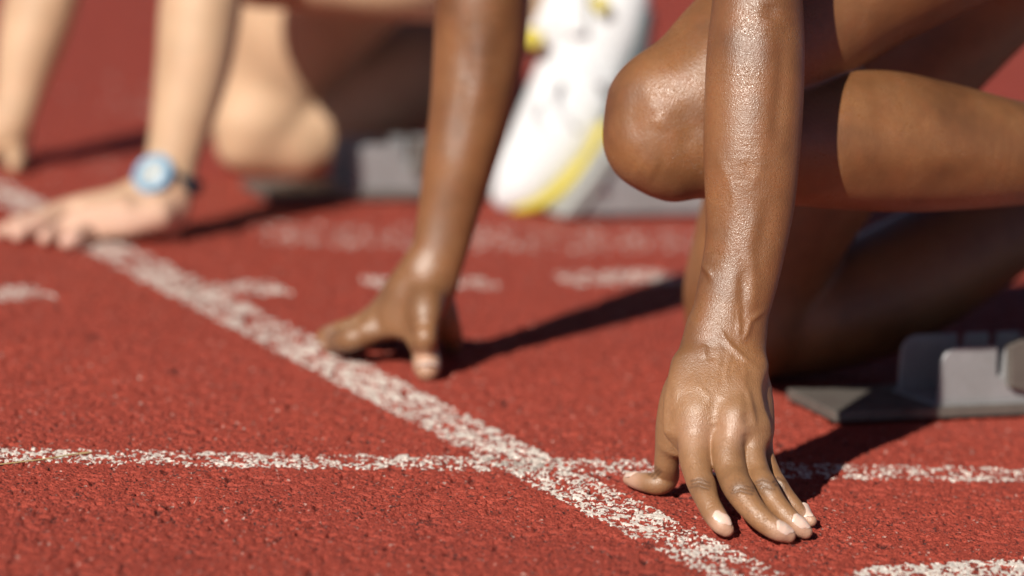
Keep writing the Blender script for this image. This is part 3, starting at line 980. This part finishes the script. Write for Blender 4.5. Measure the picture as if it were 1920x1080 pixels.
# running shoe on the foot pushing against the far block
DD = 0.0
SD, ST = 4.865, 4.815
upper = [px([(1165, -10, SD, 56, .8), (1138, 40, SD, 72, .7), (1098, 110, SD, 80, .62), (1064, 195, SD - .015, 80, .62), (1018, 285, SD - .034, 72, .66), (978, 340, ST, 54, .75), (950, 368, ST, 30, .9)], k=.01)]
V, F = flesh(upper, .0035, 2)
shoe = link_mesh('running_shoe', V, F, WHITE, rival)
V, F = flesh([px([(1212, 30, SD, 16, 2.6), (1196, 110, SD, 16, 2.6), (1158, 190, SD - .012, 17, 2.5), (1125, 260, SD - .02, 16, 2.6)], k=.006)], .003, 2)
link_mesh('heel_sole', V, F, DARK, shoe)
V, F = flesh([px([(1134, 250, SD - .024, 20, 2.4), (1104, 305, SD - .038, 22, 2.3), (1058, 352, ST, 20, 2.3), (1010, 384, ST - .004, 15, 2.6), (968, 394, ST, 9, 2.6)], k=.006)], .003, 2)
link_mesh('forefoot_sole', V, F, YELLOW, shoe)
V, F = flesh([px([(1156, 256, SD - .016, 9, 4.4), (1128, 312, SD - .03, 10, 4.2), (1080, 364, ST + .004, 9, 4.4), (1030, 396, ST, 7, 4.6)], k=.006)], .003, 2)
link_mesh('outsole', V, F, DARK, shoe)
for a, b, c_ in (((1010, 190), (1000, 225), (1030, 262)), ((1048, 150), (1038, 190), (1075, 235)), ((1100, 120), (1120, 150), (1150, 150))):
    V, F = flesh([px([(a[0], a[1], SD - .052, 6, 1), (b[0], b[1], SD - .058, 7, 1), (c_[0], c_[1], SD - .056, 6, 1)], k=.004)], .0016, 2)
    link_mesh('overlay_seam', V, F, SEAM, shoe)
V, F = flesh([px([(1030, 36, SD - .002, 62, .72), (1066, 60, SD - .002, 58, .72)], k=.006), px([(1080, -20, SD - .03, 24, .4), (1082, 60, SD - .038, 22, .35)], k=.01)], .003, 2)
link_mesh('sock', V, F, WHITE, rival)
V, F = flesh([px([(988, 66, SD - .046, 18, .5), (1012, 78, SD - .05, 16, .4)], k=.006)], .002, 2)
link_mesh('collar_trim', V, F, YELLOW, shoe)
V, F = flesh([px([(1118, -2, SD - .048, 16, .4), (1132, 18, SD - .05, 14, .4)], k=.006)], .002, 2)
link_mesh('heel_trim', V, F, YELLOW, shoe)

# ------------------------------------------------------------------ starting blocks
A_, B_, C_ = onz(1566, 792, .004), onz(1474, 747, .004), onz(1925, 777, .004)
BX = (C_ - A_)[:2]; BX /= np.linalg.norm(BX)
BY = np.array((-BX[1], BX[0]))
bl = lambda p: (float((p - A_)[:2] @ BX), float((p - A_)[:2] @ BY))
bx_, by_ = bl(B_)                       # far front corner in block coordinates
fxn, _ = bl(onz(1776, 771, .012))
fxf, fyf = bl(onz(1681, 737, .012))
B3 = onz(452, 350, .004)
ped_x, ped_y = bl(onz(1050, 410, .004) - B3 + B_)
print('BLOCK', bx_, by_, fxn, fxf, fyf, ped_x, ped_y)


def flange(x0, x1, slots, ht=.050, r=.016):
    o = [(x0, .0165)]
    for i in range(7):
        a = math.pi - i * math.pi / 12
        o.append((x0 + r + r * math.cos(a), .0165 + ht - r + r * math.sin(a)))
    for s0, s1 in slots:
        o += [(s0, .0165 + ht), (s0 + .002, .0165 + ht * .45), (s1 - .001, .0165 + ht * .45), (s1, .0165 + ht)]
    o += [(x1, .0165 + ht), (x1, .0165)]
    return o


def make_block(label):
    root = bpy.data.objects.new('starting_block', None)
    COL.objects.link(root)
    root.location = (A_[0], A_[1], 0)
    root.rotation_euler = (0, 0, math.atan2(BX[1], BX[0]))
    tag(root, label, 'starting block', 'starting blocks on the track')
    L = .80
    # base plate with a slanted front
    v = [(0, 0, .004), (L, 0, .004), (L, by_, .004), (bx_, by_, .004)]
    v += [(x, y, .0135) for x, y, z in v]
    o = link_mesh('base_plate', v, [(3, 2, 1, 0), (4, 5, 6, 7), (0, 1, 5, 4), (1, 2, 6, 5), (2, 3, 7, 6), (3, 0, 4, 7)], PLATE, root, smooth=False)
    b = o.modifiers.new('bevel', 'BEVEL'); b.width = .0012; b.segments = 2
    v = [(fxn - .004, .006, .0137), (L - .01, .006, .0137), (L - .01, fyf, .0137), (fxf - .004, fyf, .0137)]
    v += [(x, y, .0165) for x, y, z in v]
    link_mesh('channel_floor', v, [(3, 2, 1, 0), (4, 5, 6, 7), (0, 1, 5, 4), (1, 2, 6, 5), (2, 3, 7, 6), (3, 0, 4, 7)], ALU, root, smooth=False)
    sl = [(fxf + .058 + k * .034, fxf + .067 + k * .034) for k in range(16)]
    prism('flange', flange(fxf, L - .02, sl), fyf - .004, fyf, ALU, root)
    sl2 = [(fxn + .058 + k * .034, fxn + .067 + k * .034) for k in range(14)]
    prism('flange', flange(fxn, L - .02, sl2), .007, .012, ALU, root)
    for x in (.02, .3, .6):
        box('spike_foot', (x + bx_ * .5, by_ * .5, .0), (x + .008 + bx_ * .5, by_ * .5 + .008, .0042), DARK, root, .0005)
    # the adjusting bracket beside the near flange
    prism('latch', [(fxn + .070, .03), (fxn + .066, .068), (fxn + .078, .074), (fxn + .100, .072), (fxn + .096, .024)], -.002, .0062, PLATE, root)
    # two pedals on their carriers
    for px0, yy in ((ped_x, ped_y), (ped_x + .21, fyf + .01)):
        y0, y1 = yy, yy + .108
        prism('pedal', [(px0, .006), (px0 + .024, .006), (px0 + .149, .165), (px0 + .127, .170)], y0, y1, PEDAL, root, .003)
        prism('pedal_support', [(px0 + .0255, .006), (px0 + .21, .006), (px0 + .21, .03), (px0 + .19, .10), (px0 + .1495, .163)], y0 + .006, y1 - .006, ALU, root, .002)
    bm_v, bm_f = disc(np.array((ped_x + .052, ped_y + .0045, .040)), np.array((-.15, -1.0, .35)), .007, [(1, 0), (1, .003), (.8, .0045), (.4, .0055), (.05, .006)])
    link_mesh('glint_stud', bm_v, bm_f, GLINT_STUD, root)  # added shiny disc, put here only to throw a blurred sun glint
    return root


def copy_tree(o, parent=None):
    c = o.copy()
    COL.objects.link(c)
    if parent is not None:
        c.parent = parent
    for ch in list(o.children):
        copy_tree(ch, c)
    return c


block1 = make_block('grey metal starting block with slotted flanges right of the near hand')
block2 = copy_tree(block1)
block2['label'] = 'grey starting block of the far runner, behind the watch arm and under the white shoe'
block2.location = Vector(block1.location) + Vector((B3[0] - B_[0], B3[1] - B_[1], 0))


# ------------------------------------------------------------------ loose straws
def stalk(name, pts, r, label):
    P = catmull(np.array(pts), 6)
    vs, fs = [], []
    for i, p in enumerate(P):
        d = P[min(i + 1, len(P) - 1)] - P[max(i - 1, 0)]; d /= np.linalg.norm(d)
        a = np.cross(d, (0, 0, 1.0)); a /= np.linalg.norm(a); b = np.cross(d, a)
        rr = r * (1.6 if i > len(P) - 5 else 1.0) * (0.4 if i == len(P) - 1 else 1)
        vs += [p + (a * math.cos(q * math.pi / 3) + b * math.sin(q * math.pi / 3)) * rr for q in range(6)]
    for i in range(len(P) - 1):
        for q in range(6):
            fs.append((i * 6 + q, i * 6 + (q + 1) % 6, i * 6 + 6 + (q + 1) % 6, i * 6 + 6 + q))
    tag(link_mesh(name, vs, fs, STRAW), label, 'straw')


stalk('dry_stalk', [onz(-30, 874, .002), onz(40, 866, .0022), onz(95, 859, .0024), onz(135, 852, .0026), onz(172, 848, .002)], .0006,
      'thin dry grass stalk lying on the white lane line at left')
